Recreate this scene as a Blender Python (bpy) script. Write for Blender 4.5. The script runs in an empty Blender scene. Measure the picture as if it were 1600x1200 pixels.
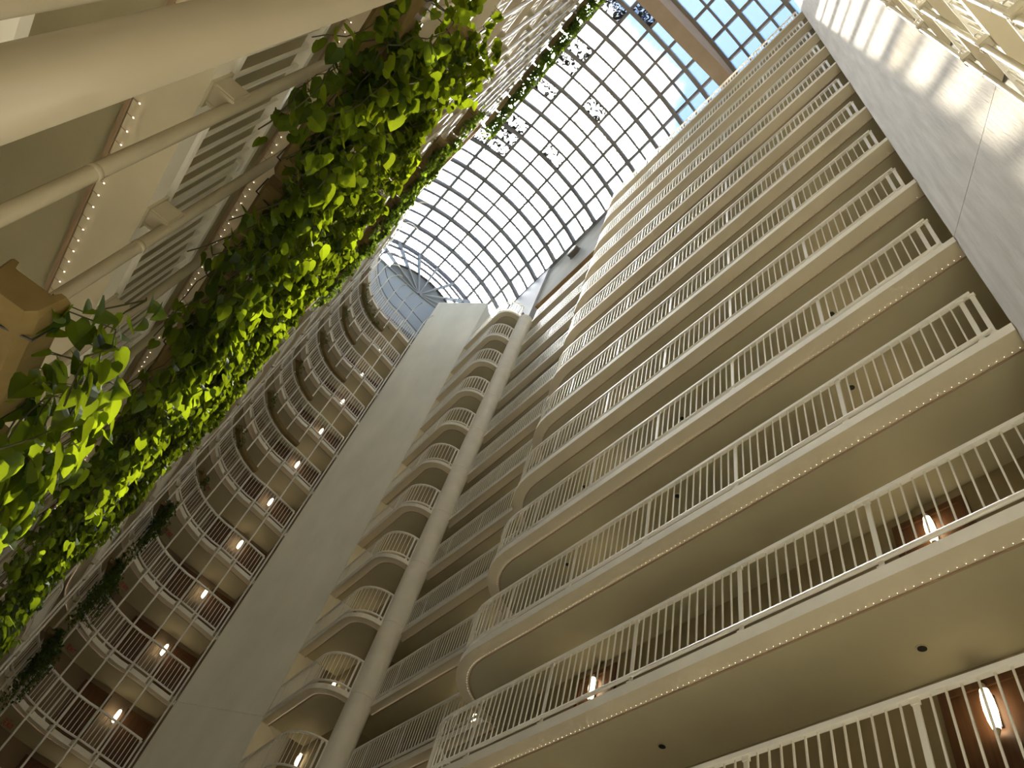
import bpy, math, random
from math import sin, cos, pi, sqrt, radians, hypot, atan2, asin
from mathutils import Vector, Matrix
random.seed(7)
scene = bpy.context.scene
COL = scene.collection
H = 2.8                      # storey height
CAMZ = 1.904                 # lens height above the lobby level
def W(z): return z + CAMZ    # height above the camera -> height above the floor
def T(k): return (k + 1) * H  # walking level of storey k
YC = -2.5                    # long axis of the atrium

# ------------------------------------------------------------------ camera
cam = bpy.data.cameras.new('camera'); camo = bpy.data.objects.new('camera', cam); COL.objects.link(camo)
a = (-0.62415932, -0.55219132, -0.55272949); b = (-0.74862051, 0.62513946, 0.22083476); u = (0.22358998, 0.5516207, -0.80356837)
R3 = Matrix((a, b, u))
camo.matrix_world = Matrix.Translation((0, 0, CAMZ)) @ R3.to_4x4()
cam.sensor_fit = 'HORIZONTAL'; cam.sensor_width = 36.0; cam.lens = 1141.09 / 1600 * 36
cam.clip_start = 0.05; cam.clip_end = 500
scene.camera = camo

# ------------------------------------------------------------------ sky, sun, exposure
SUN = Vector((0.442, -0.039, 0.896)).normalized()
world = bpy.data.worlds.new('sky'); scene.world = world; world.use_nodes = True
nt = world.node_tree; nt.nodes.clear()
def N(t, ty, **kw):
    n = t.nodes.new(ty)
    for k_, v in kw.items(): setattr(n, k_, v)
    return n
out = N(nt, 'ShaderNodeOutputWorld'); bg = N(nt, 'ShaderNodeBackground')
tc = N(nt, 'ShaderNodeTexCoord')
dot = N(nt, 'ShaderNodeVectorMath', operation='DOT_PRODUCT'); dot.inputs[1].default_value = SUN
nt.links.new(tc.outputs['Generated'], dot.inputs[0])
noi = N(nt, 'ShaderNodeTexNoise'); noi.inputs['Scale'].default_value = 4.2; noi.inputs['Detail'].default_value = 6; noi.inputs['Roughness'].default_value = 0.58
mp0 = N(nt, 'ShaderNodeMapping'); mp0.inputs['Location'].default_value = (0, 0.3, 0); nt.links.new(tc.outputs['Generated'], mp0.inputs['Vector']); nt.links.new(mp0.outputs[0], noi.inputs['Vector'])
# clouds thicken towards the sun's haze
hz = N(nt, 'ShaderNodeMapRange'); hz.inputs[1].default_value = 0.950; hz.inputs[2].default_value = 0.988; hz.inputs[3].default_value = -0.15; hz.inputs[4].default_value = 0.35
nt.links.new(dot.outputs['Value'], hz.inputs[0])
ad = N(nt, 'ShaderNodeMath', operation='ADD'); nt.links.new(noi.outputs['Fac'], ad.inputs[0]); nt.links.new(hz.outputs[0], ad.inputs[1])
cm = N(nt, 'ShaderNodeMapRange', interpolation_type='SMOOTHSTEP'); cm.inputs[1].default_value = 0.36; cm.inputs[2].default_value = 0.70
nt.links.new(ad.outputs[0], cm.inputs[0])
pw = N(nt, 'ShaderNodeMath', operation='POWER'); pw.inputs[1].default_value = 2.6; nt.links.new(cm.outputs[0], pw.inputs[0])
gl = N(nt, 'ShaderNodeMapRange'); gl.inputs[1].default_value = 0.90; gl.inputs[2].default_value = 1.0; gl.inputs[3].default_value = 12.0; gl.inputs[4].default_value = 20.0
nt.links.new(dot.outputs['Value'], gl.inputs[0])
cw = N(nt, 'ShaderNodeMix', data_type='VECTOR'); 
sc = N(nt, 'ShaderNodeVectorMath', operation='SCALE'); sc.inputs[0].default_value = (1.0, 0.985, 0.95)
nt.links.new(gl.outputs[0], sc.inputs['Scale'])
mx = N(nt, 'ShaderNodeMix', data_type='RGBA'); mx.inputs['A'].default_value = (0.037, 0.105, 0.24, 1)
nt.links.new(pw.outputs[0], mx.inputs['Factor']); nt.links.new(sc.outputs[0], mx.inputs['B'])
nt.nodes.remove(cw)
nt.links.new(mx.outputs['Result'], bg.inputs['Color']); bg.inputs['Strength'].default_value = 1.0
nt.links.new(bg.outputs[0], out.inputs['Surface'])

sl = bpy.data.lights.new('sun', 'SUN'); sl.energy = 3.1; sl.angle = radians(0.6); sl.color = (1.0, 0.90, 0.70)
so = bpy.data.objects.new('sun', sl); COL.objects.link(so); so.rotation_euler = SUN.to_track_quat('Z', 'Y').to_euler(); so.location = SUN * 80
pl_ = bpy.data.lights.new('skylight_portal', 'AREA'); pl_.shape = 'RECTANGLE'; pl_.size = 32.5; pl_.size_y = 11.3; pl_.cycles.is_portal = True
po = bpy.data.objects.new('skylight_portal', pl_); COL.objects.link(po); po.location = (13.2, YC, W(45.2))

vs = scene.view_settings
scene.display_settings.display_device = 'sRGB'
vs.view_transform = 'Standard'; vs.look = 'None'; vs.gamma = 1.0; vs.use_curve_mapping = False
vs.exposure = 2.22
cy = scene.cycles
cy.use_denoising = True; cy.use_adaptive_sampling = True; cy.adaptive_threshold = 0.03; cy.max_bounces = 8; cy.diffuse_bounces = 7; cy.glossy_bounces = 3; cy.transmission_bounces = 4; cy.transparent_max_bounces = 10
cy.sample_clamp_indirect = 6.0; cy.caustics_reflective = False; cy.caustics_refractive = False

# ------------------------------------------------------------------ materials
def mat(name, col, rough=0.6, var=0.0, scale=6.0, bump=0.0, bscale=60.0, metal=0.0, stretch=None, spec=0.4):
    m = bpy.data.materials.new(name); m.use_nodes = True; t = m.node_tree; p = t.nodes['Principled BSDF']
    p.inputs['Roughness'].default_value = rough; p.inputs['Metallic'].default_value = metal; p.inputs['Specular IOR Level'].default_value = spec
    c4 = (*col, 1)
    p.inputs['Base Color'].default_value = c4
    tcn = N(t, 'ShaderNodeTexCoord'); vec = tcn.outputs['Object']
    if stretch:
        mp = N(t, 'ShaderNodeMapping'); mp.inputs['Scale'].default_value = stretch; t.links.new(vec, mp.inputs['Vector']); vec = mp.outputs[0]
    if var:
        n = N(t, 'ShaderNodeTexNoise'); n.inputs['Scale'].default_value = scale; n.inputs['Detail'].default_value = 5; t.links.new(vec, n.inputs['Vector'])
        mr = N(t, 'ShaderNodeMapRange'); mr.inputs[1].default_value = 0.3; mr.inputs[2].default_value = 0.7; mr.inputs[3].default_value = 1 - var; mr.inputs[4].default_value = 1 + var
        t.links.new(n.outputs['Fac'], mr.inputs[0])
        s = N(t, 'ShaderNodeVectorMath', operation='SCALE'); s.inputs[0].default_value = col; t.links.new(mr.outputs[0], s.inputs['Scale'])
        t.links.new(s.outputs[0], p.inputs['Base Color'])
    if bump:
        n2 = N(t, 'ShaderNodeTexNoise'); n2.inputs['Scale'].default_value = bscale; n2.inputs['Detail'].default_value = 4; t.links.new(vec, n2.inputs['Vector'])
        bm = N(t, 'ShaderNodeBump'); bm.inputs['Strength'].default_value = bump; bm.inputs['Distance'].default_value = 0.02
        t.links.new(n2.outputs['Fac'], bm.inputs['Height']); t.links.new(bm.outputs[0], p.inputs['Normal'])
    return m
def emit(name, col, st, sampling='AUTO'):
    m = bpy.data.materials.new(name); m.use_nodes = True; t = m.node_tree; t.nodes.clear()
    o = N(t, 'ShaderNodeOutputMaterial'); e = N(t, 'ShaderNodeEmission'); e.inputs[0].default_value = (*col, 1); e.inputs[1].default_value = st
    t.links.new(e.outputs[0], o.inputs[0]); m.cycles.emission_sampling = sampling
    return m
M = {}
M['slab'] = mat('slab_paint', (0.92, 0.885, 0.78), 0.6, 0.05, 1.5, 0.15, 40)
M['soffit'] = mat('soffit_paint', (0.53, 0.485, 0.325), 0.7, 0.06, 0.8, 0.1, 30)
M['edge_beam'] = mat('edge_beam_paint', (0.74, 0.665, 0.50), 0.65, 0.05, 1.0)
M['rail'] = mat('rail_enamel', (0.90, 0.88, 0.81), 0.3, 0.0)
M['pipe'] = mat('pipe_enamel', (0.56, 0.51, 0.385), 0.25, 0.05, 3)
M['pole'] = mat('pole_gloss_enamel', (0.42, 0.375, 0.28), 0.3, 0.04, 3); M['pole'].node_tree.nodes['Principled BSDF'].inputs['Coat Weight'].default_value = 0.8; M['pole'].node_tree.nodes['Principled BSDF'].inputs['Coat Roughness'].default_value = 0.12
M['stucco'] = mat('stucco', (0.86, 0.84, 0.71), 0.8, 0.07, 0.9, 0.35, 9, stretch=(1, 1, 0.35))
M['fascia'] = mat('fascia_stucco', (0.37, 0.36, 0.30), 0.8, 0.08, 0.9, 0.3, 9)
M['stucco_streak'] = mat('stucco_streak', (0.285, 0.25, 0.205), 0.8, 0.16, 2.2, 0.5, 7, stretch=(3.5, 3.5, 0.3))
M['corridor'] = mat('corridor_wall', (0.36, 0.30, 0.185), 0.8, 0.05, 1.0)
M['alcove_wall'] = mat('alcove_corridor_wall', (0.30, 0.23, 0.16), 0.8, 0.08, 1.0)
M['white_wall'] = mat('white_wall', (0.50, 0.51, 0.51), 0.7, 0.03, 1.0)
M['gable'] = mat('gable_wall', (0.42, 0.49, 0.56), 0.7, 0.03, 1.0)
M['panel'] = mat('gable_panel', (0.26, 0.29, 0.31), 0.6, 0.03, 1.0)
M['fan_rib'] = mat('fanlight_rib', (0.36, 0.38, 0.39), 0.5)
M['wood'] = mat('door_wood', (0.12, 0.055, 0.025), 0.45, 0.25, 3, stretch=(6, 6, 0.6))
M['mullion'] = mat('mullion_grey', (0.16, 0.15, 0.14), 0.5, 0.05, 2)
M['beam'] = mat('beam_plaster', (0.30, 0.235, 0.175), 0.8, 0.08, 1.2)
M['terracotta'] = mat('terracotta', (0.20, 0.14, 0.05), 0.7, 0.12, 5, 0.2, 30)
M['soil'] = mat('soil', (0.05, 0.035, 0.02), 0.9)
M['dark'] = mat('dark_metal', (0.03, 0.03, 0.03), 0.5)
M['cable'] = mat('rope_light_cable', (0.42, 0.30, 0.20), 0.6)
M['floor'] = mat('lobby_stone', (0.60, 0.57, 0.49), 0.4, 0.1, 1.5)
M['brown'] = mat('brown_fin', (0.32, 0.195, 0.075), 0.7, 0.1, 2)
M['speaker'] = mat('speaker_brown', (0.13, 0.11, 0.09), 0.6)
M['red'] = mat('exit_red', (0.55, 0.03, 0.06), 0.5)
M['bulb'] = emit('rope_bulb', (1.0, 0.78, 0.52), 0.6, 'NONE')
M['sconce'] = emit('sconce_glass', (1.0, 0.80, 0.50), 2.6)
M['alabaster'] = mat('sconce_end', (0.75, 0.66, 0.5), 0.5)
M['stem'] = mat('vine_stem', (0.06, 0.06, 0.025), 0.7)
def leaf_mat(name, base, trans):
    m = bpy.data.materials.new(name); m.use_nodes = True; t = m.node_tree; t.nodes.clear()
    o = N(t, 'ShaderNodeOutputMaterial'); g = N(t, 'ShaderNodeNewGeometry'); oi = N(t, 'ShaderNodeObjectInfo')
    ad = N(t, 'ShaderNodeMath', operation='ADD'); t.links.new(g.outputs['Random Per Island'], ad.inputs[0]); t.links.new(oi.outputs['Random'], ad.inputs[1])
    fr = N(t, 'ShaderNodeMath', operation='FRACT'); t.links.new(ad.outputs[0], fr.inputs[0])
    r1 = N(t, 'ShaderNodeMapRange'); r1.inputs[3].default_value = 0.6; r1.inputs[4].default_value = 1.5; t.links.new(fr.outputs[0], r1.inputs[0])
    def sc_(c):
        s = N(t, 'ShaderNodeVectorMath', operation='SCALE'); s.inputs[0].default_value = c; t.links.new(r1.outputs[0], s.inputs['Scale']); return s.outputs[0]
    d = N(t, 'ShaderNodeBsdfDiffuse'); tr = N(t, 'ShaderNodeBsdfTranslucent'); gs = N(t, 'ShaderNodeBsdfGlossy'); gs.inputs['Roughness'].default_value = 0.5
    gs.inputs['Color'].default_value = (0.9, 0.95, 0.9, 1)
    t.links.new(sc_(base), d.inputs['Color']); t.links.new(sc_(trans), tr.inputs['Color'])
    m1 = N(t, 'ShaderNodeMixShader'); m1.inputs[0].default_value = 0.5; t.links.new(d.outputs[0], m1.inputs[1]); t.links.new(tr.outputs[0], m1.inputs[2])
    m2 = N(t, 'ShaderNodeMixShader'); m2.inputs[0].default_value = 0.018; t.links.new(m1.outputs[0], m2.inputs[1]); t.links.new(gs.outputs[0], m2.inputs[2])
    t.links.new(m2.outputs[0], o.inputs[0]); return m
M['leaf'] = leaf_mat('pothos_leaf', (0.013, 0.045, 0.008), (0.24, 0.31, 0.008))
M['ivy'] = leaf_mat('ivy_leaf', (0.03, 0.065, 0.014), (0.15, 0.22, 0.015))
def pane_mat(name, trans_w, dirt, dirt_scale, lo, hi, tint=(0.97, 0.99, 1.0), dirtcol=(0.25, 0.24, 0.20)):
    m = bpy.data.materials.new(name); m.use_nodes = True; t = m.node_tree; t.nodes.clear()
    o = N(t, 'ShaderNodeOutputMaterial'); tp = N(t, 'ShaderNodeBsdfTransparent'); tp.inputs[0].default_value = (*tint, 1)
    tl = N(t, 'ShaderNodeBsdfTranslucent'); tl.inputs[0].default_value = (0.9, 0.93, 0.95, 1)
    mx = N(t, 'ShaderNodeMixShader'); mx.inputs[0].default_value = trans_w; t.links.new(tp.outputs[0], mx.inputs[1]); t.links.new(tl.outputs[0], mx.inputs[2])
    last = mx.outputs[0]
    if dirt:
        tcn = N(t, 'ShaderNodeTexCoord'); oi = N(t, 'ShaderNodeObjectInfo'); add = N(t, 'ShaderNodeVectorMath', operation='ADD')
        t.links.new(tcn.outputs['Object'], add.inputs[0]); t.links.new(oi.outputs['Location'], add.inputs[1])
        n = N(t, 'ShaderNodeTexNoise'); n.inputs['Scale'].default_value = dirt_scale; n.inputs['Detail'].default_value = 8; n.inputs['Roughness'].default_value = 0.7; n.inputs['Distortion'].default_value = 1.2
        t.links.new(add.outputs[0], n.inputs['Vector'])
        mr = N(t, 'ShaderNodeMapRange', interpolation_type='SMOOTHSTEP'); mr.inputs[1].default_value = lo; mr.inputs[2].default_value = hi; mr.inputs[3].default_value = 0; mr.inputs[4].default_value = dirt
        t.links.new(n.outputs['Fac'], mr.inputs[0])
        df = N(t, 'ShaderNodeBsdfDiffuse'); df.inputs[0].default_value = (*dirtcol, 1)
        tl2 = N(t, 'ShaderNodeBsdfTranslucent'); tl2.inputs[0].default_value = (*dirtcol, 1)
        m3 = N(t, 'ShaderNodeMixShader'); m3.inputs[0].default_value = 0.06; t.links.new(df.outputs[0], m3.inputs[1]); t.links.new(tl2.outputs[0], m3.inputs[2])
        m2 = N(t, 'ShaderNodeMixShader'); t.links.new(mr.outputs[0], m2.inputs[0]); t.links.new(last, m2.inputs[1]); t.links.new(m3.outputs[0], m2.inputs[2]); last = m2.outputs[0]
    t.links.new(last, o.inputs[0]); return m
M['pane_clear'] = pane_mat('pane_clear', 0.06, 0, 1, 0, 0)
M['pane_film'] = pane_mat('pane_film', 0.10, 0.5, 3.0, 0.60, 0.72, (0.9, 0.93, 0.95), (0.05, 0.05, 0.04))
M['pane_dirty'] = pane_mat('pane_dirty', 0.06, 1.0, 3.0, 0.42, 0.50, (0.9, 0.92, 0.93), (0.018, 0.018, 0.016))
M['pane_stain'] = pane_mat('pane_stain', 0.08, 0.97, 2.5, 0.48, 0.56, (0.93, 0.9, 0.8), (0.035, 0.03, 0.018))

# ------------------------------------------------------------------ mesh helpers
class MB:
    def __init__(s): s.v = []; s.f = []; s.m = []
    def quad(s, *p, mi=0):
        i = len(s.v); s.v += [tuple(q) for q in p]; s.f.append(tuple(range(i, i + len(p)))); s.m.append(mi)
    def box(s, x0, x1, y0, y1, z0, z1, mi=0):
        i = len(s.v)
        s.v += [(x0, y0, z0), (x1, y0, z0), (x1, y1, z0), (x0, y1, z0), (x0, y0, z1), (x1, y0, z1), (x1, y1, z1), (x0, y1, z1)]
        for f in ((0, 3, 2, 1), (4, 5, 6, 7), (0, 1, 5, 4), (1, 2, 6, 5), (2, 3, 7, 6), (3, 0, 4, 7)): s.f.append(tuple(i + j for j in f)); s.m.append(mi)
    def prism(s, poly, z0, z1, mi=0):
        n = len(poly); i = len(s.v)
        s.v += [(x, y, z0) for x, y in poly] + [(x, y, z1) for x, y in poly]
        s.f.append(tuple(i + j for j in reversed(range(n)))); s.m.append(mi); s.f.append(tuple(i + n + j for j in range(n))); s.m.append(mi)
        for j in range(n): k = (j + 1) % n; s.f.append((i + j, i + k, i + n + k, i + n + j)); s.m.append(mi)
    def sweep(s, secs, closed=False, caps=True, mi=0):
        """secs: list of rings (equal length)"""
        n = len(secs[0]); i = len(s.v)
        for r in secs: s.v += [tuple(p) for p in r]
        m = len(secs); rng = range(m if closed else m - 1)
        for a_ in rng:
            b_ = (a_ + 1) % m
            for j in range(n):
                k = (j + 1) % n; s.f.append((i + a_ * n + j, i + a_ * n + k, i + b_ * n + k, i + b_ * n + j)); s.m.append(mi)
        if caps and not closed:
            s.f.append(tuple(i + j for j in reversed(range(n)))); s.m.append(mi); s.f.append(tuple(i + (m - 1) * n + j for j in range(n))); s.m.append(mi)
    def tube(s, pts, r, n=8, mi=0, caps=True):
        pts = [Vector(p) for p in pts]; secs = []
        d0 = (pts[1] - pts[0]).normalized(); ref = Vector((0, 0, 1)) if abs(d0.z) < 0.9 else Vector((1, 0, 0))
        for i, p in enumerate(pts):
            d = (pts[min(i + 1, len(pts) - 1)] - pts[max(i - 1, 0)]).normalized()
            x = d.cross(ref).normalized(); y = x.cross(d).normalized(); rr = r[i] if isinstance(r, (list, tuple)) else r
            secs.append([p + x * (cos(2 * pi * j / n) * rr) + y * (sin(2 * pi * j / n) * rr) for j in range(n)])
        s.sweep(secs, caps=caps, mi=mi)
    def lathe(s, prof, n=16, cx=0, cy=0, mi=0, half=None):
        s.sweep([[(cx + r * cos(2 * pi * j / n), cy + r * sin(2 * pi * j / n), z) for j in range(n)] for r, z in prof], mi=mi)
    def mesh(s, name, mats, smooth=False):
        me = bpy.data.meshes.new(name); me.from_pydata(s.v, [], s.f)
        for m in (mats if isinstance(mats, (list, tuple)) else [mats]): me.materials.append(M[m])
        if any(s.m): me.polygons.foreach_set('material_index', s.m)
        if smooth: me.polygons.foreach_set('use_smooth', [True] * len(s.f))
        me.update(); return me
    def build(s, name, mats, parent=None, smooth=False, loc=None):
        return ob(name, s.mesh(name, mats, smooth), parent, loc)
def ob(name, me, parent=None, loc=None, rot=None):
    o = bpy.data.objects.new(name, me); COL.objects.link(o)
    if parent: o.parent = parent
    if loc is not None: o.location = loc
    if rot is not None: o.rotation_euler = rot
    return o
def tag(o, label=None, cat=None, group=None, kind=None):
    if label: o['label'] = label
    if cat: o['category'] = cat
    if group: o['group'] = group
    if kind: o['kind'] = kind
    return o
def thing(name, label, cat, loc=(0, 0, 0), group=None, kind=None): return tag(ob(name, None, None, loc), label, cat, group, kind)
ORD = ['first', 'second', 'third', 'fourth', 'fifth', 'sixth', 'seventh', 'eighth', 'ninth', 'tenth', 'eleventh', 'twelfth', 'thirteenth', 'fourteenth', 'fifteenth', 'sixteenth', 'seventeenth']
def level_words(k, lo, hi):
    n = k - lo
    if k == hi: return 'topmost'
    if n == 0: return 'lowest'
    if hi - k < n: return (ORD[hi - k] + ' from the top') if hi - k > 0 else 'topmost'
    return ORD[n] + ' from the bottom'

# ------------------------------------------------------------------ plan of the balconies  (edge point, inner point)
YR = -6.30; YRI = -8.15; YRR = -8.13; YRRI = -9.98
def arc(cx, cy, r, a0, a1, n): return [(cx + r * cos(radians(a0 + (a1 - a0) * i / n)), cy + r * sin(radians(a0 + (a1 - a0) * i / n))) for i in range(n + 1)]
def mir(p): return (p[0], 2 * YC - p[1])
P = {}
P['right near'] = [((x, YR), (x, YRI)) for x in (0.74, 4.5, 8.3)] + [(p, (12.15, YRI)) for p in arc(12.15, YRR - 0.02, 1.85, 90, 0, 9)]
P['right recess'] = [((14.0, YRR), (14.0, YRRI)), ((17.7, YRR), (17.7, YRRI)), ((21.5, YRR), (21.5, YRRI))]
P['right far'] = [((21.5, -8.13), (22.9, -8.15)), ((21.5, -7.35), (22.9, -8.15))] + [(p, (22.9, -8.15)) for p in arc(22.5, -7.35, 1.0, 180, 90, 7)[1:]] + [((24.2, -6.36), (24.2, -8.15)), ((25.79, -6.37), (25.79, -8.15))]
P['left near'] = [((x, 1.30), (x, 3.15)) for x in (-0.85, 3.4, 8.3)] + [(mir(p), (12.15, 3.15)) for p in arc(12.15, YRR - 0.02, 1.85, 90, 0, 9)]
P['left recess'] = [(mir(e), mir(q)) for e, q in P['right recess']]
P['left far'] = [((21.5, 3.13), (22.9, 3.2)), ((21.5, 2.3), (22.9, 3.2))] + [(p, (22.9, 3.2)) for p in arc(22.5, 2.3, 1.0, 180, 270, 7)[1:]] + \
    [((23.6, 1.26), (23.6, 3.25))] + [((24.7 + 3.2 * cos(radians(t)), -2.0 + 3.22 * sin(radians(t))), (24.7 + 5.3 * cos(radians(t)), -2.0 + 5.25 * sin(radians(t)))) for t in range(90, -1, -10)] + [((28.28, -3.88), (30.2, -3.88))]
P['near end'] = [((-0.9, 1.3), (-2.75, 1.3)), ((-0.9, -1.8), (-2.75, -1.8)), ((-0.9, -4.72), (-2.75, -4.72))]

def inward(path):
    res = []
    n = len(path)
    for i in range(n):
        e0 = Vector(path[max(i - 1, 0)][0]); e1 = Vector(path[min(i + 1, n - 1)][0]); d = e1 - e0
        q = Vector(path[i][1]) - Vector(path[i][0]); nn = Vector((-d.y, d.x)).normalized()
        if nn.dot(q) < 0: nn = -nn
        res.append(nn)
    return res
def resample(pts, step):
    """points along a polyline every step, with position and tangent"""
    L = [0]
    for i in range(1, len(pts)): L.append(L[-1] + (pts[i] - pts[i - 1]).length)
    n = max(1, round(L[-1] / step)); outp = []; j = 0
    for i in range(n + 1):
        s_ = L[-1] * i / n
        while j < len(pts) - 2 and L[j + 1] < s_: j += 1
        f = (s_ - L[j]) / max(1e-9, L[j + 1] - L[j]); outp.append((pts[j].lerp(pts[j + 1], f), (pts[j + 1] - pts[j]).normalized()))
    return outp

bal_me = {}
def baluster_mesh():
    if 'b' not in bal_me:
        m = MB(); m.sweep([[(0.014 * cos(t), 0.014 * sin(t), z) for t in (pi / 4, 3 * pi / 4, 5 * pi / 4, 7 * pi / 4)] for z in (0.155, 1.15)]); bal_me['b'] = m.mesh('baluster', 'rail')
        m = MB(); m.box(-0.032, 0.032, -0.012, 0.012, 0.03, 1.14); m.box(-0.05, 0.05, -0.04, 0.04, -0.01, 0.03); m.box(-0.045, 0.045, -0.02, 0.02, 1.08, 1.14); bal_me['p'] = m.mesh('post', 'rail')
    return bal_me['b'], bal_me['p']
def band(pts, w, z0, z1, mb):
    n = len(pts); secs = []
    for i in range(n):
        d = (pts[min(i + 1, n - 1)] - pts[max(i - 1, 0)]).normalized(); s_ = Vector((-d.y, d.x))
        aa = pts[i] - s_ * w / 2; bb = pts[i] + s_ * w / 2
        secs.append([(aa.x, aa.y, z0), (bb.x, bb.y, z0), (bb.x, bb.y, z1), (aa.x, aa.y, z1)])
    mb.sweep(secs)

def railing(path, parent, z, single, trim=(0.1, 0.1), step=0.155, label=None):
    nn = inward(path); pts = [Vector(e) + n_ * 0.045 for (e, q), n_ in zip(path, nn)]
    def cut(p0, p1, d): v = (p1 - p0); return p0 + v.normalized() * min(d, v.length * 0.9)
    pts[0] = cut(pts[0], pts[1], trim[0]); pts[-1] = cut(pts[-1], pts[-2], trim[1])
    mb = MB(); band(pts, 0.075, z + 1.14, z + 1.20, mb); mb.tube([(p.x, p.y, z + 0.145) for p in pts], 0.036, 8)
    r = mb.build('railing', 'rail', parent)
    bm_, pm_ = baluster_mesh(); rs = resample(pts, step); posts = [i for i in range(len(rs)) if i % 13 == 1] + [0, len(rs) - 1]
    stuff = MB()
    for i, (p, d) in enumerate(rs):
        ang = atan2(d.y, d.x)
        if i in posts: ob('post', pm_, r, (p.x, p.y, z), (0, 0, ang))
        if i in (0, len(rs) - 1): continue
        if single: ob('baluster', bm_, r, (p.x, p.y, z), (0, 0, ang))
        else:
            s_ = 0.014; stuff.sweep([[(p.x - s_, p.y - s_, zz), (p.x + s_, p.y - s_, zz), (p.x + s_, p.y + s_, zz), (p.x - s_, p.y + s_, zz)] for zz in (z + 0.155, z + 1.15)], caps=False)
    if not single: tag(stuff.build('balusters', 'rail', r), kind='stuff')
    return r
def rope_light(path, parent, z, step):
    nn = inward(path); c = [Vector(e) + n_ * 0.315 for (e, q), n_ in zip(path, nn)]
    mb = MB(); band(c, 0.02, z - 0.205, z - 0.185, mb); g = [Vector(e) + n_ * 0.255 for (e, q), n_ in zip(path, nn)]
    for (p, d), (p2, d2) in zip(resample(c, step), resample(g, step)):
        o_ = (p2 - p); 
        mb.quad((p.x, p.y, z - 0.19), (p.x + d.x * 0.006, p.y + d.y * 0.006, z - 0.19), (p2.x + d.x * 0.006, p2.y + d.y * 0.006, z - 0.2), (p2.x, p2.y, z - 0.2))
        r = 0.007; x, y, zz = p2.x, p2.y, z - 0.2; i = len(mb.v)
        mb.v += [(x + r, y, zz), (x, y + r, zz), (x - r, y, zz), (x, y - r, zz), (x, y, zz + r), (x, y, zz - r)]
        for f in ((0, 1, 4), (1, 2, 4), (2, 3, 4), (3, 0, 4), (1, 0, 5), (2, 1, 5), (3, 2, 5), (0, 3, 5)): mb.f.append(tuple(i + j for j in f)); mb.m.append(1)
    return tag(mb.build('rope_light', ['cable', 'bulb'], parent), kind='stuff')
def slab(path, parent, z, extra=()):
    nn = inward(path); mb = MB(); secs = []
    for (e, q), n_ in zip(path, nn):
        e = Vector(e); q = Vector(q); c = e + n_ * 0.30
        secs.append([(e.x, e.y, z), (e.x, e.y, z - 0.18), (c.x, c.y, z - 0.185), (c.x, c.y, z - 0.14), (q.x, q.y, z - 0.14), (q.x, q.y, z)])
    n = 6; i0 = len(mb.v)
    for s_ in secs: mb.v += s_
    for a_ in range(len(secs) - 1):
        for j in range(n):
            k = (j + 1) % n
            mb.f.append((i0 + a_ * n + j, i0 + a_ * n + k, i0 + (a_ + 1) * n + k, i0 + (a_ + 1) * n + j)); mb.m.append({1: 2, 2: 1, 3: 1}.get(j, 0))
    mb.f.append(tuple(i0 + j for j in range(n))); mb.m.append(0); mb.f.append(tuple(i0 + (len(secs) - 1) * n + j for j in reversed(range(n)))); mb.m.append(0)
    for (x0, x1, y0, y1) in extra: mb.box(x0, x1, y0, y1, z - 0.14, z, mi=1)
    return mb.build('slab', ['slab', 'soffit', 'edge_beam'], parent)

BLK = {  # block: label words, storeys, storeys with single balusters, ends trimmed, plain soffit patches
    'right near': ('of the long right-hand block', range(0, 14), range(1, 8), (0.22, 0.02), ()),
    'right recess': ('in the recess right of the round column', range(1, 14), range(3, 7), (0.02, 0.35), ((12.15, 14.0, YRRI, YRR), (21.5, 23.0, YRRI, YRR))),
    'right far': ('with rounded corner between column and far stucco tower', range(1, 14), range(3, 10), (0.75, 0.05), ()),
    'left near': ('of the left block behind the vines', range(0, 14), range(0, 3), (0.05, 0.02), ()),
    'left recess': ('in the left recess behind the end of the vines', range(1, 14), (), (0.02, 0.02), ((12.15, 14.0, 3.13, 4.98), (21.5, 23.0, 3.13, 4.98))),
    'left far': ('curving round the alcove left of the far tower', range(1, 14), range(3, 10), (0.05, 0.25), ()),
    'near end': ('behind the white pipes at the top right corner', range(1, 14), range(3, 6), (0.05, 0.05), ()),
}
for bn, (words, ks, single, trim, extra) in BLK.items():
    path = P[bn]
    for k in ks:
        t = thing('balcony', '%s cream balcony %s' % (level_words(k, ks[0], ks[-1]), words), 'balcony', (path[0][0][0], path[0][0][1], T(k)), 'balconies ' + words)
        t.location = (0, 0, 0)
        slab(path, t, T(k), extra)
        if bn == 'left near' and k == 13:
            pass
        railing(path, t, T(k), k in single, trim)
        rope_light(path, t, T(k), 0.1 if k < 5 else (0.16 if k < 9 else 0.3))

# ------------------------------------------------------------------ walls of the setting
def wallbox(name, label, x0, x1, y0, y1, z0, z1, m='corridor', cat='wall'):
    mb = MB(); mb.box(x0, x1, y0, y1, z0, z1); return tag(mb.build(name, m), label, cat, kind='structure')
ZS = W(45.3)
mb = MB(); mb.box(-6, 34, -13, 8, -0.3, 0.0); tag(mb.build('floor', 'floor'), 'pale stone lobby floor of the atrium', 'floor', kind='structure')
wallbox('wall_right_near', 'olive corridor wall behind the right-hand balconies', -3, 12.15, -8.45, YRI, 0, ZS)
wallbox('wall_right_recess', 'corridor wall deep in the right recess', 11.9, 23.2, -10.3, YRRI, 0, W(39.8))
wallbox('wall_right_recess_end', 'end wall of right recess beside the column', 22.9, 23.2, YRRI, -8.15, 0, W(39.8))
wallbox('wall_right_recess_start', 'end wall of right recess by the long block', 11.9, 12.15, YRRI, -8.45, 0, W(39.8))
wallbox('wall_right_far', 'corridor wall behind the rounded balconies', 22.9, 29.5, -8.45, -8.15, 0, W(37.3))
wallbox('wall_left_near', 'corridor wall behind the left balconies', -3, 12.15, 3.15, 3.45, 0, ZS)
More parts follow.
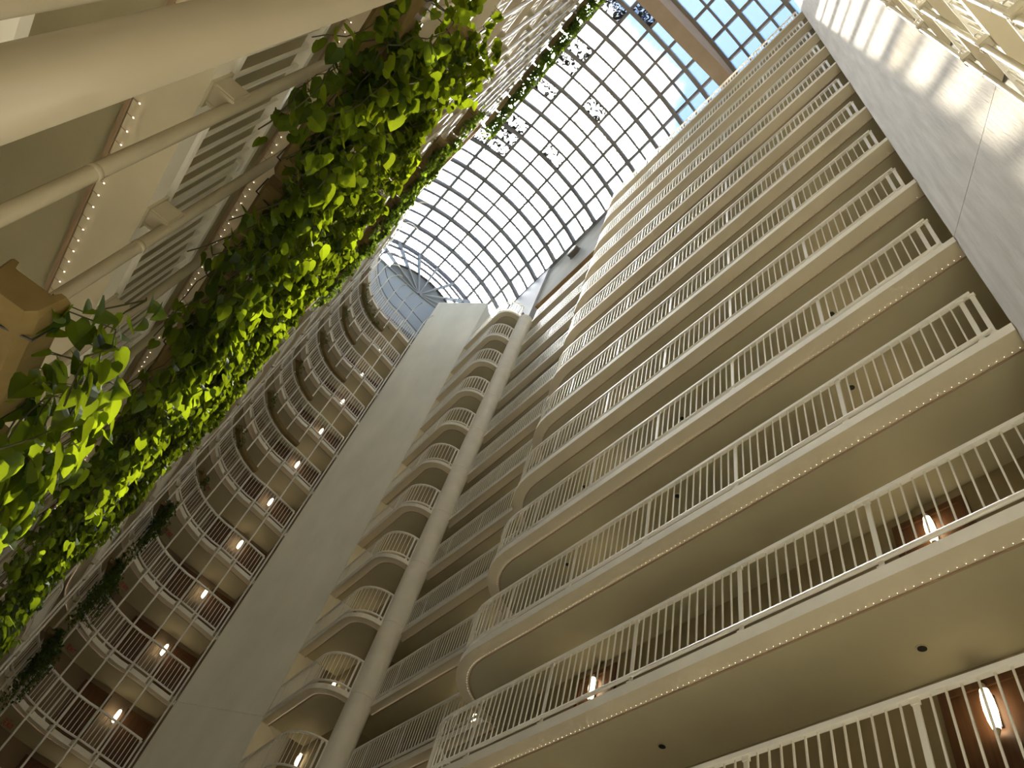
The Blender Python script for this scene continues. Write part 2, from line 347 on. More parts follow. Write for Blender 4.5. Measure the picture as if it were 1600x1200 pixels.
wallbox('wall_left_recess', 'corridor wall deep in the left recess', 11.9, 23.2, 4.98, 5.3, 0, W(39.8))
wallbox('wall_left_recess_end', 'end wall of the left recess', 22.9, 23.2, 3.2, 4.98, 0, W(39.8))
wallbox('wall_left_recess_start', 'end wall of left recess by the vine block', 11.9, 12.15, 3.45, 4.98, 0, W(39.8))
# upper stucco fascias under the skylight
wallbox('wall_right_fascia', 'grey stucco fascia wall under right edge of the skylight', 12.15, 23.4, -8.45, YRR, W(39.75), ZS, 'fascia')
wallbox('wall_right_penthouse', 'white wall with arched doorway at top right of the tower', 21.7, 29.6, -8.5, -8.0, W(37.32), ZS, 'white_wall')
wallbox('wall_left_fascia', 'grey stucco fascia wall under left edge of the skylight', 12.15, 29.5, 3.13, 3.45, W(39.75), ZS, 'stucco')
for nm, lb, y0, y1 in (('ceiling_right_recess', 'soffit above top balcony of the right recess', YRRI, YRR), ('ceiling_left_recess', 'soffit above top balcony of the left recess', 3.13, 4.98)):
    wallbox(nm, lb, 12.2, 22.85, min(y0, y1) + .01, max(y0, y1) - .01, W(39.70), W(39.74), 'brown', 'ceiling')
# curved corridor wall of the alcove
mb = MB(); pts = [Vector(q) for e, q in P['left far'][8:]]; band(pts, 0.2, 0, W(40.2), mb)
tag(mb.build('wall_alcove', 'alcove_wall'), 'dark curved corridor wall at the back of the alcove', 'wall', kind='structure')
wallbox('ceiling_alcove', 'brown soffit over the top alcove balcony', 29.22, 31.4, -8.1, 3.1, W(40.2), W(40.3), 'brown', 'ceiling')
wallbox('wall_near_end', 'corridor wall behind the near end balconies', -3.05, -2.75, -8.45, 3.45, 0, W(47.6))
mb = MB(); band([Vector((30.2, -3.7)), Vector((30.2, -7.5)), Vector((25.5, -8.6))], 0.2, 0, W(43.0), mb)
tag(mb.build('wall_alcove_side', 'alcove_wall'), 'short corridor wall behind the far tower', 'wall', kind='structure')
# stucco towers with a joint at every fourth storey
def tower(name, label, p0, p1, depth, ztop, m, zj, flip=1):
    p0 = Vector(p0); p1 = Vector(p1); d = (p1 - p0).normalized(); n_ = Vector((d.y, -d.x)) * flip
    mb = MB(); zs = [0] + zj + [ztop]
    for i in range(len(zs) - 1):
        z0 = zs[i] + (0.008 if i else 0); z1 = zs[i + 1] - (0.008 if i < len(zs) - 2 else 0)
        q = [p0, p1, p1 + n_ * depth, p0 + n_ * depth]
        if flip < 0: q = q[::-1]
        mb.prism([tuple(v) for v in q], z0, z1)
        if i:
            g = [p0 + (d + n_) * 0.02, p1 + (n_ - d) * 0.02, p1 + n_ * (depth - .02), p0 + n_ * (depth - .02)]
            if flip < 0: g = g[::-1]
            mb.prism([tuple(v) for v in g], z0 - 0.02, z0 + 0.004)
    return tag(mb.build(name, m), label, 'wall', kind='structure')
tower('wall_tower_far', 'tall plain stucco tower at the far end of the atrium', (25.80, -6.39), (28.37, -3.90), 3.0, W(43.2), 'stucco', [W(12.1)], 1)
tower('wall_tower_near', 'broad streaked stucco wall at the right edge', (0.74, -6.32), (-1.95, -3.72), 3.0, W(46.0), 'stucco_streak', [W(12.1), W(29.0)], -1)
# gable below the fanlight
HUB = (YC, W(43.45)); GX = 29.2; VR = 7.6; HW = 5.63; VA = asin(HW / VR); VCZ = W(47.95) - VR
def vault_z(y): return VCZ + sqrt(VR * VR - (y - YC) ** 2)
def r_arch(t):
    cy_, cz_ = cos(t), sin(t)
    # intersection of ray from hub with vault circle
    dz = HUB[1] - VCZ; b_ = dz * cz_; c_ = dz * dz - VR * VR; r = -b_ + sqrt(b_ * b_ - c_)
    if abs(r * cy_) > HW: r = HW / abs(cy_)
    return r
th0 = radians(5)
mb = MB(); zt = HUB[1] + HW * math.tan(th0)
poly = [(YC - HW - .3, W(39.3)), (YC + HW + .3, W(39.3)), (YC + HW + .3, zt), (YC + HW, zt), HUB, (YC - HW, zt), (YC - HW - .3, zt)]
n = len(poly); mb.v += [(GX, y, z) for y, z in poly] + [(GX + .3, y, z) for y, z in poly]
mb.f.append((0, 1, 4)); mb.f.append((1, 2, 3, 4)); mb.f.append((0, 4, 5, 6)); mb.f += [(n + 1, n, n + 4), (n + 2, n + 1, n + 4, n + 3), (n + 4, n, n + 6, n + 5)]
for j in range(n): mb.f.append((j, (j + 1) % n, n + (j + 1) % n, n + j))
mb.m = [0] * len(mb.f)
tag(mb.build('wall_gable', 'gable'), 'smooth pale blue gable wall under the fanlight', 'wall', kind='structure')

# fanlight: radiating ribs, curved bars and panes
fan = thing('fanlight', 'sunburst fanlight of white ribs closing the end of the skylight', 'window', (0, 0, 0))
angs = [radians(90 + 21.4 * i) for i in range(-4, 5)]; angs[0] = th0; angs[-1] = pi - th0
for t_ in angs:
    r1 = r_arch(t_); mb = MB(); dy, dz = cos(t_), sin(t_); sy, sz = -dz, dy
    ring = lambda r, w, x0, x1: [(x0, HUB[0] + dy * r + sy * w, HUB[1] + dz * r + sz * w), (x1, HUB[0] + dy * r + sy * w, HUB[1] + dz * r + sz * w), (x1, HUB[0] + dy * r - sy * w, HUB[1] + dz * r - sz * w), (x0, HUB[0] + dy * r - sy * w, HUB[1] + dz * r - sz * w)]
    mb.sweep([ring(0.1, .03, GX - .12, GX + .1), ring(r1, .10, GX - .16, GX + .1)]); mb.build('rib', 'fan_rib', fan)
SC = (0.48, 0.66, 0.84, 1.0)
for s_ in SC[:3]:
    mb = MB(); secs = []
    for i in range(49):
        t_ = th0 + (pi - 2 * th0) * i / 48; r = r_arch(t_) * s_; y = HUB[0] + cos(t_) * r; z = HUB[1] + sin(t_) * r; w = 0.055
        secs.append([(GX - .12, y + cos(t_) * w, z + sin(t_) * w), (GX + .05, y + cos(t_) * w, z + sin(t_) * w), (GX + .05, y - cos(t_) * w, z - sin(t_) * w), (GX - .12, y - cos(t_) * w, z - sin(t_) * w)])
    mb.sweep(secs); mb.build('curved_bar', 'mullion', fan)
for i in range(len(angs) - 1):
    for j in range(4):
        s0 = ([0.0] + list(SC))[j]; s1 = SC[j]; mb = MB(); q = 5
        for e in range(q):
            ta = angs[i] + (angs[i + 1] - angs[i]) * e / q; tb = angs[i] + (angs[i + 1] - angs[i]) * (e + 1) / q
            f = lambda t_, s_: (GX + 0.03, HUB[0] + cos(t_) * r_arch(t_) * s_, HUB[1] + sin(t_) * r_arch(t_) * s_)
            if s0 == 0: mb.quad(f(ta, s1), f(tb, s1), f(tb, 0))
            else: mb.quad(f(ta, s0), f(ta, s1), f(tb, s1), f(tb, s0))
        mb.build('pane' if j else 'infill_panel', 'pane_film' if j else 'panel', fan)

# ------------------------------------------------------------------ skylight vault
X0V = -2.8; X1V = GX; NB = 8
sky = thing('skylight', 'barrel vaulted glass skylight over the whole atrium', 'skylight', (0, 0, 0))
nx = 32; dxv = (X1V - X0V) / nx
xs = [X1V - dxv * i for i in range(nx + 1)]
ang = [-VA + 2 * VA * i / NB for i in range(NB + 1)]
def vp(x, t, dr=0.0): return (x, YC + (VR + dr) * sin(t), VCZ + (VR + dr) * cos(t))
arch_me = {}
for i, x in enumerate(xs):
    thick = i % 2 == 0
    if thick not in arch_me:
        w = 0.115 if thick else 0.065; d0, d1 = (-0.24, 0.06) if thick else (-0.12, 0.05); mb = MB(); secs = []
        for j in range(41):
            t_ = -VA + 2 * VA * j / 40
            secs.append([vp(-w, t_, d0), vp(w, t_, d0), vp(w, t_, d1), vp(-w, t_, d1)])
        mb.sweep(secs); arch_me[thick] = mb.mesh('arch', 'mullion')
    ob('arch', arch_me[thick], sky, (x, 0, 0))
for j, t_ in enumerate(ang):
    mb = MB(); w = 0.085 / VR * (1.0 if 0 < j < NB else 1.6)
    mb.sweep([[vp(x, t_ - w, -0.13), vp(x, t_ + w, -0.13), vp(x, t_ + w, 0.05), vp(x, t_ - w, 0.05)] for x in (X0V, X1V)]); mb.build('purlin', 'mullion', sky)
pane_me = {}
def pane_mesh(j, kind):
    if (j, kind) not in pane_me:
        mb = MB(); q = 3
        for e in range(q):
            ta = ang[j] + (ang[j + 1] - ang[j]) * e / q; tb = ang[j] + (ang[j + 1] - ang[j]) * (e + 1) / q
            mb.quad(vp(0, ta), vp(0, tb), vp(-dxv, tb), vp(-dxv, ta))
        pane_me[(j, kind)] = mb.mesh('pane', kind)
    return pane_me[(j, kind)]
# pane column i counts from the far gable, bay j from the right spring (j = 0) to the left
rp = random.Random(3)
DIRTY = {(10, 5), (10, 6), (11, 5), (12, 3), (12, 5), (15, 5), (16, 3), (17, 5), (18, 5), (21, 5), (22, 4)}
STAIN = {(0, 6), (5, 4), (8, 0), (8, 5), (9, 2), (9, 5), (11, 0), (15, 1), (15, 2), (15, 3), (17, 3)}
for i in range(nx):
    for j in range(NB):
        kind = 'pane_dirty' if (i, j) in DIRTY else ('pane_stain' if (i, j) in STAIN else ('pane_clear' if rp.random() < 0.5 or j < 3 else 'pane_film'))
        ob('pane', pane_mesh(j, kind), sky, (xs[i], 0, 0))
# crossing beam
mb = MB(); yy = [YC - HW + 2 * HW * i / 16 for i in range(17)]
secs = []
for x in (5.3, 6.1):
    secs.append([(x, yy[0], W(44.2))] + [(x, y, vault_z(y) - 0.22) for y in yy] + [(x, yy[-1], W(44.2))])
mb.sweep(secs); tag(mb.build('roof_beam', 'beam'), 'deep brown plaster beam crossing under the skylight', 'beam', kind='structure')
# roofs outside the glass so that no light leaks behind the walls
for nm, lb, y0, y1 in (('ceiling_right_roof', 'flat roof strip right of the skylight', -10.4, YC - HW), ('ceiling_left_roof', 'flat roof strip left of the skylight', YC + HW, 5.4)):
    wallbox(nm, lb, -3.1, 30.0, y0 - .0, y1 + .0, ZS - 0.0, ZS + 0.15, 'stucco', 'roof')
# end wall of the vault near the camera
mb = MB(); secs = [[(x, yy[0], W(44.2))] + [(x, y, vault_z(y)) for y in yy] + [(x, yy[-1], W(44.2))] for x in (-3.05, -2.78)]
mb.sweep(secs); tag(mb.build('wall_vault_end', 'stucco'), 'end wall of the vault behind the viewer', 'wall', kind='structure')

# ------------------------------------------------------------------ round column, drum by drum
col_t = thing('column', 'white round column between the recess and rounded balconies', 'column', (21.5, -7.86, 0))
drum = MB(); drum.lathe([(0.405, 0.0), (0.405, 0.012), (0.42, 0.013), (0.42, H)], 40); dm = drum.mesh('drum', 'slab')
for k in range(0, 14): ob('drum', dm, col_t, (0, 0, T(k - 1)))


# ------------------------------------------------------------------ vertical pipes with brackets
bk = MB(); bk.box(-0.07, 0.07, -0.13, 0.0, -0.16, -0.02); bk.box(-0.085, 0.085, -0.015, 0.004, -0.19, 0.01); bk.box(-0.06, -0.045, -0.14, 0.0, -0.17, 0.0); bk.box(0.045, 0.06, -0.14, 0.0, -0.17, 0.0)
for bx in (-0.03, 0.03):
    for bz in (-0.05, -0.13): bk.box(bx - .012, bx + .012, -0.14, -0.125, bz - .012, bz + .012)
bk.tube([(0.11, 0.02, 0.05), (0.11, -0.06, 0.03), (0.10, -0.09, 0.06), (0.10, -0.09, 0.14)], 0.008, 6)
bk_me = bk.mesh('bracket', 'pipe')
def pipe(x, y, r, z0, z1, label, group, levels, out_ang, hook=False, name='trellis_pipe', m='pipe', slack=0.13):
    t = thing(name, label, 'pipe', (x, y, 0), group)
    mb = MB(); pts = [(0, 0, z0)]
    zz = z0
    while zz + 4.2 < z1: zz += 4.2; pts += [(0, 0, zz)]
    pts.append((0, 0, z1))
    if hook:
        ux, uy = cos(out_ang), sin(out_ang)
        pts += [(-ux * 0.12, -uy * 0.12, z1 + 0.25), (-ux * 0.4, -uy * 0.4, z1 + 0.38), (-ux * 0.75, -uy * 0.75, z1 + 0.34), (-ux * 0.95, -uy * 0.95, z1 + 0.1)]
    mb.tube(pts, r, 14)
    mb.build('tube', m, t, True)
    col_ = MB(); col_.lathe([(r, 0), (r + 0.004, 0.002), (r + 0.004, 0.03), (r, 0.032)], 14)
    cme = col_.mesh('coupling', m, True)
    for zc in pts[1:-1][:12]:
        if zc[0] == 0 and not hook: ob('coupling', cme, t, (0, 0, zc[2] + (hash((round(x * 10), 3)) % 7) * 0.2))
    for k in levels: ob('bracket', bk_me, t, (cos(out_ang) * slack, sin(out_ang) * slack, T(k) + 0.02), (0, 0, out_ang - pi / 2))
    return t
PX0 = 2.257; PDX = 0.95; PY = 1.17
for i in range(-1, 12):
    pipe(PX0 + PDX * i, PY, 0.036, 0.0, T(13) + 1.6, '%s vertical cream pipe from the camera along the left balconies' % ORD[i + 1], 'pipes along the left balconies', range(0, 14), pi / 2)
# the pole right beside the lens
tpole = thing('support_pole', 'thick vertical cream pole nearest the camera, across the top left corner', 'pole', (0.65, 0.465, 0))
mb = MB(); mb.lathe([(0.0495, 0), (0.0495, W(38.0))], 28); mb.build('tube', 'pole', tpole, True)
# near end pipes, top right corner
for i, y in enumerate((-4.15, -3.18, -2.21, -1.24)):
    pipe(-0.81, y, 0.036, 0.0, T(13) + 1.6, '%s white pipe from the streaked wall, top right corner' % ORD[i], 'pipes of the near end', range(1, 14), pi, slack=0.10)
# alcove pipes
LF = P['left far']; lfn = inward(LF); lfp = [Vector(e) - n_ * 0.12 for (e, q), n_ in zip(LF, lfn)]
azs = [3.75, 2.85, 2.62, 2.0, 0.95, -0.40, -2.1, -3.8, -5.5, -7.6]
apts = []
for z_ in azs:
    best = None
    d = Vector((cos(radians(z_)), sin(radians(z_))))
    for i in range(len(lfp) - 1):
        p_, q_ = lfp[i], lfp[i + 1]; e = q_ - p_; den = d.x * e.y - d.y * e.x
        if abs(den) < 1e-6: continue
        t_ = (p_.x * e.y - p_.y * e.x) / den; s_ = (p_.x * d.y - p_.y * d.x) / den
        if -1e-6 <= s_ <= 1 + 1e-6 and t_ > 20:
            nrm = lfn[i].lerp(lfn[i + 1], max(0, min(1, s_)))
            if best is None or t_ < best[0]: best = (t_, d * t_, nrm)
    if best is None:
        best = (0, Vector((24.0 / 1, 24.0 * math.tan(radians(z_)))), Vector((0, 1)))
    apts.append((best[1], best[2]))
for i, (p_, n_) in enumerate(apts):
    pipe(p_.x, p_.y, 0.034, 0.0, T(13) + 2.4, '%s thin vertical pipe across the alcove, counted from the vines' % ORD[i], 'alcove pipes', range(1, 14), atan2(n_.y, n_.x), hook=True, m='rail')
# hoops round the top of the alcove pipes
for zz, lb in ((1.35, 'lower curved hoop rail above the top alcove balcony'), (2.5, 'upper curved hoop rail above the top alcove balcony')):
    mb = MB(); c_ = [(v.x, v.y, T(13) + zz) for v in [Vector(e) - n_ * 0.03 for (e, q), n_ in zip(LF[8:], lfn[8:])]]
    mb.tube(c_, 0.022, 6); tag(mb.build('hoop_rail', 'mullion', None, True), lb, 'rail')
# brown fin at the end of the left block
wallbox('trim_1', 'brown vertical fin closing the end of the vine block', 13.30, 13.62, 1.06, 1.30, T(1), T(12), 'brown', 'trim')

# ------------------------------------------------------------------ doors, sconces, downlights, exit signs
def lozenge():
    m = MB(); prof = [(0.02, -0.30), (0.042, -0.25), (0.062, -0.15), (0.072, -0.02), (0.066, 0.12), (0.048, 0.23), (0.025, 0.30)]
    return prof
pf = lozenge()
sm = MB(); sm.lathe(pf[1:6], 14); s_glow = sm.mesh('glow_glass', 'sconce', True)
sm = MB(); sm.lathe([(0.012, -0.32)] + pf[:2], 14); s_tip = sm.mesh('end_cap', 'alabaster', True)
sm = MB(); sm.lathe(pf[5:] + [(0.012, 0.32)], 14); s_top = sm.mesh('end_cap', 'alabaster', True)
sm = MB(); sm.box(-0.05, 0.05, 0.05, 0.10, -0.2, 0.2); s_back = sm.mesh('backplate', 'dark')
def sconce(x, y, z, rz, label, group):
    t = thing('wall_sconce', label, 'wall lamp', (x, y, z), group); t.rotation_euler = (0, 0, rz)
    ob('glow_glass', s_glow, t); ob('end_cap', s_tip, t); ob('end_cap', s_top, t); ob('backplate', s_back, t)
dmb = MB(); dmb.box(-0.46, 0.46, -0.045, 0.0, 0.0, 2.34); d_leaf = dmb.mesh('leaf_panel', 'wood')
dmb = MB(); dmb.box(-0.56, -0.46, -0.07, 0.02, 0, 2.44); dmb.box(0.46, 0.56, -0.07, 0.02, 0, 2.44); dmb.box(-0.46, 0.46, -0.07, 0.02, 2.34, 2.44); d_frame = dmb.mesh('door_frame', 'wood')
dmb = MB(); dmb.tube([(0.36, -0.05, 1.0), (0.36, -0.1, 1.0), (0.27, -0.1, 1.0)], 0.011, 6); d_h = dmb.mesh('door_handle', 'dark')
ndoor = [0]
def door(x, y, z, rz, label):
    ndoor[0] += 1; t = thing('door_%d' % ndoor[0], label, 'door', (x, y, z), kind='structure'); t.rotation_euler = (0, 0, rz)
    ob('leaf_panel', d_leaf, t); ob('door_frame', d_frame, t); ob('door_handle', d_h, t)
dl = MB(); dl.lathe([(0.075, -0.012), (0.075, 0.0)], 16); dl_rim = dl.mesh('rim', 'soffit')
dl = MB(); dl.lathe([(0.055, -0.016), (0.055, -0.010)], 16); dl_eye = dl.mesh('dark_aperture', 'dark')
def downlight(x, y, z, label, group):
    t = thing('downlight', label, 'ceiling light', (x, y, z), group); ob('rim', dl_rim, t); ob('dark_aperture', dl_eye, t)
for k in range(0, 14):
    lw = level_words(k, 0, 13)
    for x, w in ((3.16, 'near the streaked wall'), (10.18, 'near the rounded end')):
        if k <= 7: door(x, YRI, T(k), pi, 'brown wooden door %s, %s right-hand balcony' % (w, lw))
        sconce(x, YRI + 0.13, T(k) + 2.02, pi, 'lit alabaster wall lamp %s, %s right-hand balcony' % (w, lw), 'wall lamps of the right-hand block')
    if k >= 1 and k <= 8:
        for x, w in ((3.5, 'near the streaked wall'), (7.7, 'in the middle'), (11.2, 'near the rounded end')):
            downlight(x, -7.55, T(k) - 0.14, 'small dark downlight %s under the %s right-hand balcony' % (w, lw), 'downlights of the right-hand block')
    if k >= 2:
        if k <= 8: sconce(17.6, YRRI + 0.13, T(k) + 2.02, pi, 'lit wall lamp in the right recess, %s balcony' % level_words(k, 1, 13), 'wall lamps of the right recess')
        sconce(25.3, -8.02, T(k) + 1.95, pi, 'lit wall lamp beside the far tower, %s rounded balcony' % level_words(k, 1, 13), 'wall lamps of the rounded balconies') if k < 13 else None
        sconce(29.75, -2.6, T(k) + 1.95, -pi / 2, 'lit wall lamp in the alcove, %s balcony' % level_words(k, 1, 13), 'wall lamps of the alcove')
        door(30.0, -3.35, T(k), -pi / 2, 'brown door in the alcove by the tower, %s balcony' % level_words(k, 1, 13))
        door(29.8, -1.5, T(k), -pi / 2 + 0.1, 'brown door beside alcove lamp, %s balcony' % level_words(k, 1, 13))
for k in range(3, 9):
    t = thing('exit_sign', 'red EXIT sign hanging from the alcove soffit under %s balcony' % level_words(k, 1, 13), 'exit sign', (28.5, 0.1, T(k) - 0.14), 'alcove exit signs')
    t.rotation_euler = (0, 0, radians(-60))
    mb = MB(); mb.box(-0.2, 0.2, -0.02, 0.02, -0.27, -0.05); mb.box(-0.01, 0.01, -0.01, 0.01, -0.05, 0.0); mb.build('sign_case', 'corridor', t)
    # block letters E X I T
    L = MB()
    def bar(x0, z0, x1, z1, w=0.012):
        d = Vector((x1 - x0, z1 - z0)).normalized() * w; nrm = Vector((-d.y, d.x)); q = [(x0 + nrm.x - 0, z0 + nrm.y), (x0 - nrm.x, z0 - nrm.y), (x1 - nrm.x, z1 - nrm.y), (x1 + nrm.x, z1 + nrm.y)]
        for s_ in (-1, 1):
            yv = -0.024 if s_ < 0 else 0.024
            L.quad(*[(s_ * -1 * px_ * (1), yv, pz) for px_, pz in (q if s_ < 0 else q[::-1])])
    z0, z1 = -0.23, -0.09
    for xo in (-0.16,):
        bar(xo, z0, xo, z1); bar(xo, z1, xo + .07, z1); bar(xo, (z0 + z1) / 2, xo + .06, (z0 + z1) / 2); bar(xo, z0, xo + .07, z0)
    bar(-0.06, z0, 0.02, z1); bar(-0.06, z1, 0.02, z0); bar(0.055, z0, 0.055, z1); bar(0.125, z0, 0.125, z1); bar(0.09, z1, 0.165, z1)
    L.build('lettering', 'red', t)

# arched doorway and round vent high up on the right
t = thing('arched_doorway', 'dark brown arched doorway on the white wall at the top', 'doorway', (23.2, -7.96, W(37.36)))
mb = MB(); ar = [(-0.62, 0), (0.62, 0)] + [(0.62 * cos(pi * i / 12), 2.0 + 0.62 * sin(pi * i / 12)) for i in range(13)]
n = len(ar); mb.v += [(x, 0.02, z) for x, z in ar] + [(x, 0.10, z) for x, z in ar]; mb.f = [tuple(range(n)), tuple(n + j for j in reversed(range(n)))] + [(j, n + j, n + (j + 1) % n, (j + 1) % n) for j in range(n)]; mb.m = [0] * len(mb.f)
mb.build('door_leaf', 'wood', t)
mb = MB(); secs = [[(0.62 * cos(pi * i / 12), 0, 2.0 + 0.62 * sin(pi * i / 12)), (0.74 * cos(pi * i / 12), 0, 2.0 + 0.74 * sin(pi * i / 12)), (0.74 * cos(pi * i / 12), 0.16, 2.0 + 0.74 * sin(pi * i / 12)), (0.62 * cos(pi * i / 12), 0.16, 2.0 + 0.62 * sin(pi * i / 12))] for i in range(13)]
mb.sweep(secs); mb.build('arch_surround', 'wood', t)
t = thing('wall_fixture', 'round dark brown drum fixture on the stucco fascia under the skylight', 'fixture', (18.7, YRR, W(43.1))); t.rotation_euler = (-pi / 2, 0, 0)
mb = MB(); mb.lathe([(0.44, 0.0), (0.44, 0.30), (0.40, 0.34), (0.05, 0.35)], 28); mb.build('dome', 'speaker', t)
mb = MB(); mb.lathe([(0.44, 0.0), (0.50, 0.0), (0.50, 0.05), (0.44, 0.055)], 28); mb.build('rim', 'mullion', t, True)

# ------------------------------------------------------------------ planters and trailing vines
def planter_mesh(L):
    m = MB(); prof = [(-0.13, 0.20), (-0.115, 0.05), (-0.085, 0.005), (0.085, 0.005), (0.115, 0.05), (0.13, 0.20), (0.105, 0.20), (0.09, 0.16), (-0.09, 0.16), (-0.105, 0.20)]
    xs_ = [(-L / 2, 0.86), (-L / 2 + 0.03, 1.0), (L / 2 - 0.03, 1.0), (L / 2, 0.86)]
    m.sweep([[(x, y * s_, 0.1 + (z - 0.1) * s_) for y, z in prof] for x, s_ in xs_]); return m.mesh('trough', 'terracotta')
pl_me = planter_mesh(0.86)
mb = MB(); mb.box(-0.40, 0.40, -0.088, 0.088, 0.15, 0.175); soil_me = mb.mesh('soil', 'soil')
mb = MB()
for x in (-0.30, 0.30): mb.tube([(x, 0.16, 0.26), (x, 0.0, 0.225), (x, -0.145, 0.21), (x, -0.13, 0.03), (x, 0.0, -0.006), (x, 0.13, 0.03), (x, 0.16, 0.26)], 0.006, 5)
hang_me = mb.mesh('wire_hanger', 'dark')
def leaf_mesh(name, s_=1.0, fold=0.25, curl=0.18, m='leaf'):
    half = [(0.0, 0.06), (0.20, -0.06), (0.40, 0.05), (0.45, 0.28), (0.36, 0.55), (0.18, 0.82)]
    mb = MB(); mid = [(0, 0.06), (0, 0.30), (0, 0.60), (0, 1.0)]
    z = lambda x, y: fold * abs(x) - curl * y * y
    V_ = [(x, y, z(x, y)) for x, y in mid]; V_ += [(x, y, z(x, y)) for x, y in half[1:]]; V_ += [(-x, y, z(x, y)) for x, y in half[1:]]
    F_ = [(0, 4, 5), (0, 5, 6, 1), (1, 6, 7, 2), (2, 7, 8), (2, 8, 3)]
    F_ += [tuple(reversed([v + 5 if v >= 4 else v for v in f])) for f in F_]
    mb.v = [(x * s_, y * s_, zz * s_) for x, y, zz in V_]; mb.f = F_; mb.m = [0] * len(F_)
    return mb
LV = [leaf_mesh('leaf', 1.0, 0.25, 0.18), leaf_mesh('leaf', 1.0, 0.45, 0.30), leaf_mesh('leaf', 1.0, 0.12, 0.05)]
leaf_me = [l.mesh('leaf', 'leaf') for l in LV]
def frame(tip, nrm):
    y = tip.normalized(); z = (nrm - y * nrm.dot(y)); z = z.normalized() if z.length > 1e-4 else Vector((1, 0, 0)); x = y.cross(z)
    return Matrix((x, y, z)).transposed()
def vine(x, y, z, outdir, along, length, nstr, label, group, drop=(0.5, 1.5), spread=0.35, leafsz=(0.075, 0.125), nsingle=0, step=0.075, m='leaf', rise=0.15, up=1.0):
    """one plant: strands rise out of the trough at (x,y,z), spill over its front and hang"""
    rnd = random.Random(int(x * 1000) + int(z * 77) + 5)
    t = thing('pothos_vine', label, 'vine', (x, y, z), group); o2 = Vector((outdir[0], outdir[1], 0)); al = Vector((along[0], along[1], 0))
    st = MB(); fo = MB(); cand = []
    for s_ in range(nstr):
        p = al * rnd.uniform(-length / 2, length / 2) + o2 * rnd.uniform(-0.05, 0.1) + Vector((0, 0, 0.17)); pts = [p.copy()]
        L_ = rnd.uniform(*drop) * (1.0 if rnd.random() < 0.75 else 0.5); reach = rnd.uniform(0.06, spread); hgt = rnd.uniform(0.02, rise)
        sway = rnd.uniform(-0.25, 0.25); n_ = max(5, int(L_ / 0.1)); side = rnd.random() < 0.12
        for i in range(1, n_ + 1):
            f = i / n_
            if f < 0.25: q = p + o2 * (reach * f / 0.25) + Vector((0, 0, hgt * sin(f / 0.25 * pi * 0.7)))
            else: q = p + o2 * (reach + 0.05 * sin(f * 7 + s_)) + al * (sway * (f - .25)) + Vector((0, 0, hgt * 0.7 - (f - 0.25) / 0.75 * L_)) if not side else p + o2 * reach + al * (sway * 2 * f) + Vector((0, 0, hgt + 0.3 * sin(f * 3)))
            pts.append(q + Vector((rnd.uniform(-.015, .015), rnd.uniform(-.015, .015), rnd.uniform(-.01, .01))))
        st.tube(pts, 0.004, 4, caps=False)
        for i in range(1, len(pts)):
            seg = pts[i] - pts[i - 1]; nl = max(1, int(seg.length / step + rnd.random()))
            for e in range(nl):
                b0 = pts[i - 1].lerp(pts[i], rnd.random()); th = rnd.uniform(-1.5, 1.5)
                dr = (o2 * cos(th) + al * sin(th))
                base = b0 + dr * rnd.uniform(0.01, 0.07)
                tip = (dr * rnd.uniform(0.3, 1.0) + Vector((0, 0, -rnd.uniform(0.2, 1.1)))).normalized()
                nrm = (dr * rnd.uniform(0.2, 1.0) + Vector((0, 0, rnd.uniform(0.2, 1.0))) + al * rnd.uniform(-.4, .4))
                cand.append((base, tip, nrm, rnd.uniform(*leafsz), rnd.randrange(3), base.dot(o2) + rnd.uniform(0, .1)))
    cand.sort(key=lambda c: -c[5])
    for i, (base, tip, nrm, sz, v, _) in enumerate(cand):
        fm = frame(tip, nrm)
        if i < nsingle:
            o = ob('leaf', leaf_me[v], t); o.matrix_local = Matrix.Translation(base) @ fm.to_4x4() @ Matrix.Scale(sz, 4)
        else:
            i0 = len(fo.v); fo.v += [tuple(base + fm @ (Vector(q) * sz)) for q in LV[v].v]; fo.f += [tuple(i0 + j for j in f) for f in LV[v].f]; fo.m += [0] * len(LV[v].f)
    st.build('stem', 'stem', t)
    if fo.v: tag(fo.build('foliage', m, t), kind='stuff')
    return t
def planter(x, y, z, rz, label, group):
    t = thing('planter_box', label, 'planter', (x, y, z), group); t.rotation_euler = (0, 0, rz)
    ob('trough', pl_me, t); ob('soil', soil_me, t); ob('wire_hanger', hang_me, t)
ROWS = {0: ('nearest, lowest row', range(0, 2)), 1: ('first row above the camera', range(-1, 11)), 2: ('second row above the camera', range(0, 11)), 3: ('third row above the camera', range(5, 11))}
PYC = 0.985
for k, (rw, rng) in ROWS.items():
    for i in rng:
        x = PX0 + PDX * (i + 0.5) + (0.14 if k == 0 else 0); z = T(k) + 0.98; o_ = ORD[i - rng[0]]
        planter(x, PYC, z, 0, '%s terracotta trough from the camera, %s' % (o_, rw), 'planter troughs of the left block')
        big = k == 0
        ns = 150 if k == 0 else ((130 if i < 3 else 60) if k == 1 and i < 6 else 0)
        vine(x, PYC, z, (0, -1), (1, 0), 0.84, 12 if big else (25 if k == 1 else 21), '%s trailing pothos from the camera, %s' % (o_, rw), 'pothos of the left block',
             drop=(0.3, 0.85) if big else ((0.6, 1.75) if k == 1 else (0.7, 1.8)), spread=0.36 if big else max(0.09, 0.36 - 0.035 * max(0, i - 1)), leafsz=(0.085, 0.14) if big else (0.075, 0.13), nsingle=ns, step=0.075 if big else 0.058)
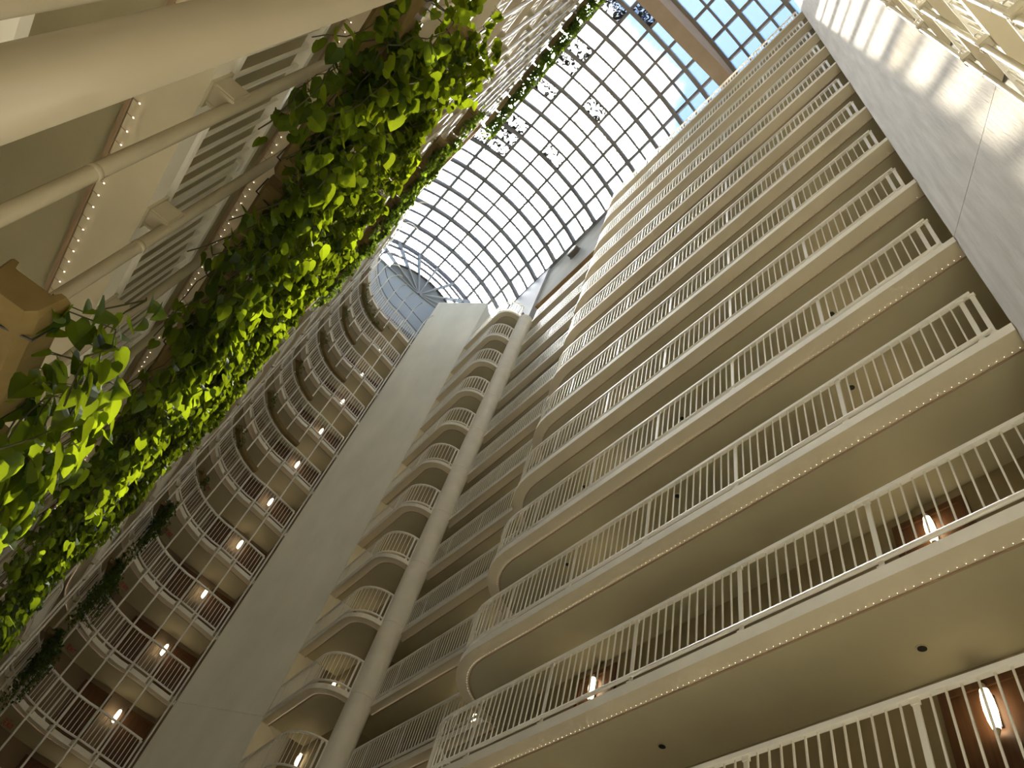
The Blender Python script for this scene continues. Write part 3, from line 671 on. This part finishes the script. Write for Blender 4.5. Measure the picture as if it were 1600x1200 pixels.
for k, rw in ((5, 'fifth row above the camera'), (6, 'sixth row above the camera'), (12, 'topmost row under the skylight')):
    for j, i in enumerate(range(5, 11) if k < 12 else range(2, 12)):
        x = PX0 + PDX * (i + 0.5); z = T(k) + 0.98
        planter(x, PYC, z, 0, '%s terracotta trough from the near end, %s' % (ORD[j], rw), 'planter troughs of the left block')
        vine(x, PYC, z, (0, -1), (1, 0), 0.84, 15 if k < 12 else 34, '%s trailing ivy from the near end, %s' % (ORD[j], rw), 'ivy of the left block', drop=(0.4, 1.2) if k < 12 else (0.5, 1.9), spread=0.12 if k < 12 else 0.5, leafsz=(0.07, 0.11), step=0.07, m='ivy')
# troughs hung on the alcove pipes
al_spans = [(3, 4), (4, 5), (5, 6), (6, 7)]
for k in (3, 4, 5):
    pa, pb = apts[2][0], apts[3][0]; c_ = (pa + pb) / 2 + Vector((0.1, -0.2)); dn = (pb - pa).normalized(); nd = Vector((dn.y, -dn.x)); lw = level_words(k, 1, 13)
    planter(c_.x, c_.y, T(k) + 0.98, atan2(dn.y, dn.x), 'trough nearest the vines on the %s alcove balcony' % lw, 'planter troughs of the alcove')
    vine(c_.x, c_.y, T(k) + 0.98, (nd.x, nd.y), (dn.x, dn.y), 1.0, 40, 'dense dark hanging ivy nearest the vines on the %s alcove balcony' % lw, 'ivy of the alcove', drop=(1.0, 2.6), spread=0.3, leafsz=(0.06, 0.10), step=0.06, m='ivy')
for k in range(3, 13):
    for j, (i0, i1) in enumerate(al_spans):
        if (k < 7 and j > 0) or (k % 2 == 1 and j > 2 and k != 12) : continue
        pa, pb = apts[i0][0], apts[i1][0]; c_ = (pa + pb) / 2 - (apts[i0][1] + apts[i1][1]) * 0.5 * 0.19; dd = pb - pa
        lw = level_words(k, 1, 13)
        t = planter(c_.x, c_.y, T(k) + 0.98, atan2(dd.y, dd.x), '%s trough from the vines on the %s alcove balcony' % (ORD[j], lw), 'planter troughs of the alcove')
        if k < 7 or k == 12 or j == 0:
            nd = -(apts[i0][1] + apts[i1][1]).normalized(); dn = dd.normalized()
            vine(c_.x, c_.y, T(k) + 0.98, (nd.x, nd.y), (dn.x, dn.y), 0.84, 16 if k < 5 else 8, '%s dark ivy from the vines on the %s alcove balcony' % (ORD[j], lw), 'ivy of the alcove', drop=(0.8, 2.0) if k < 5 else (0.3, 0.8), spread=0.2, leafsz=(0.05, 0.09), step=0.07, m='ivy')
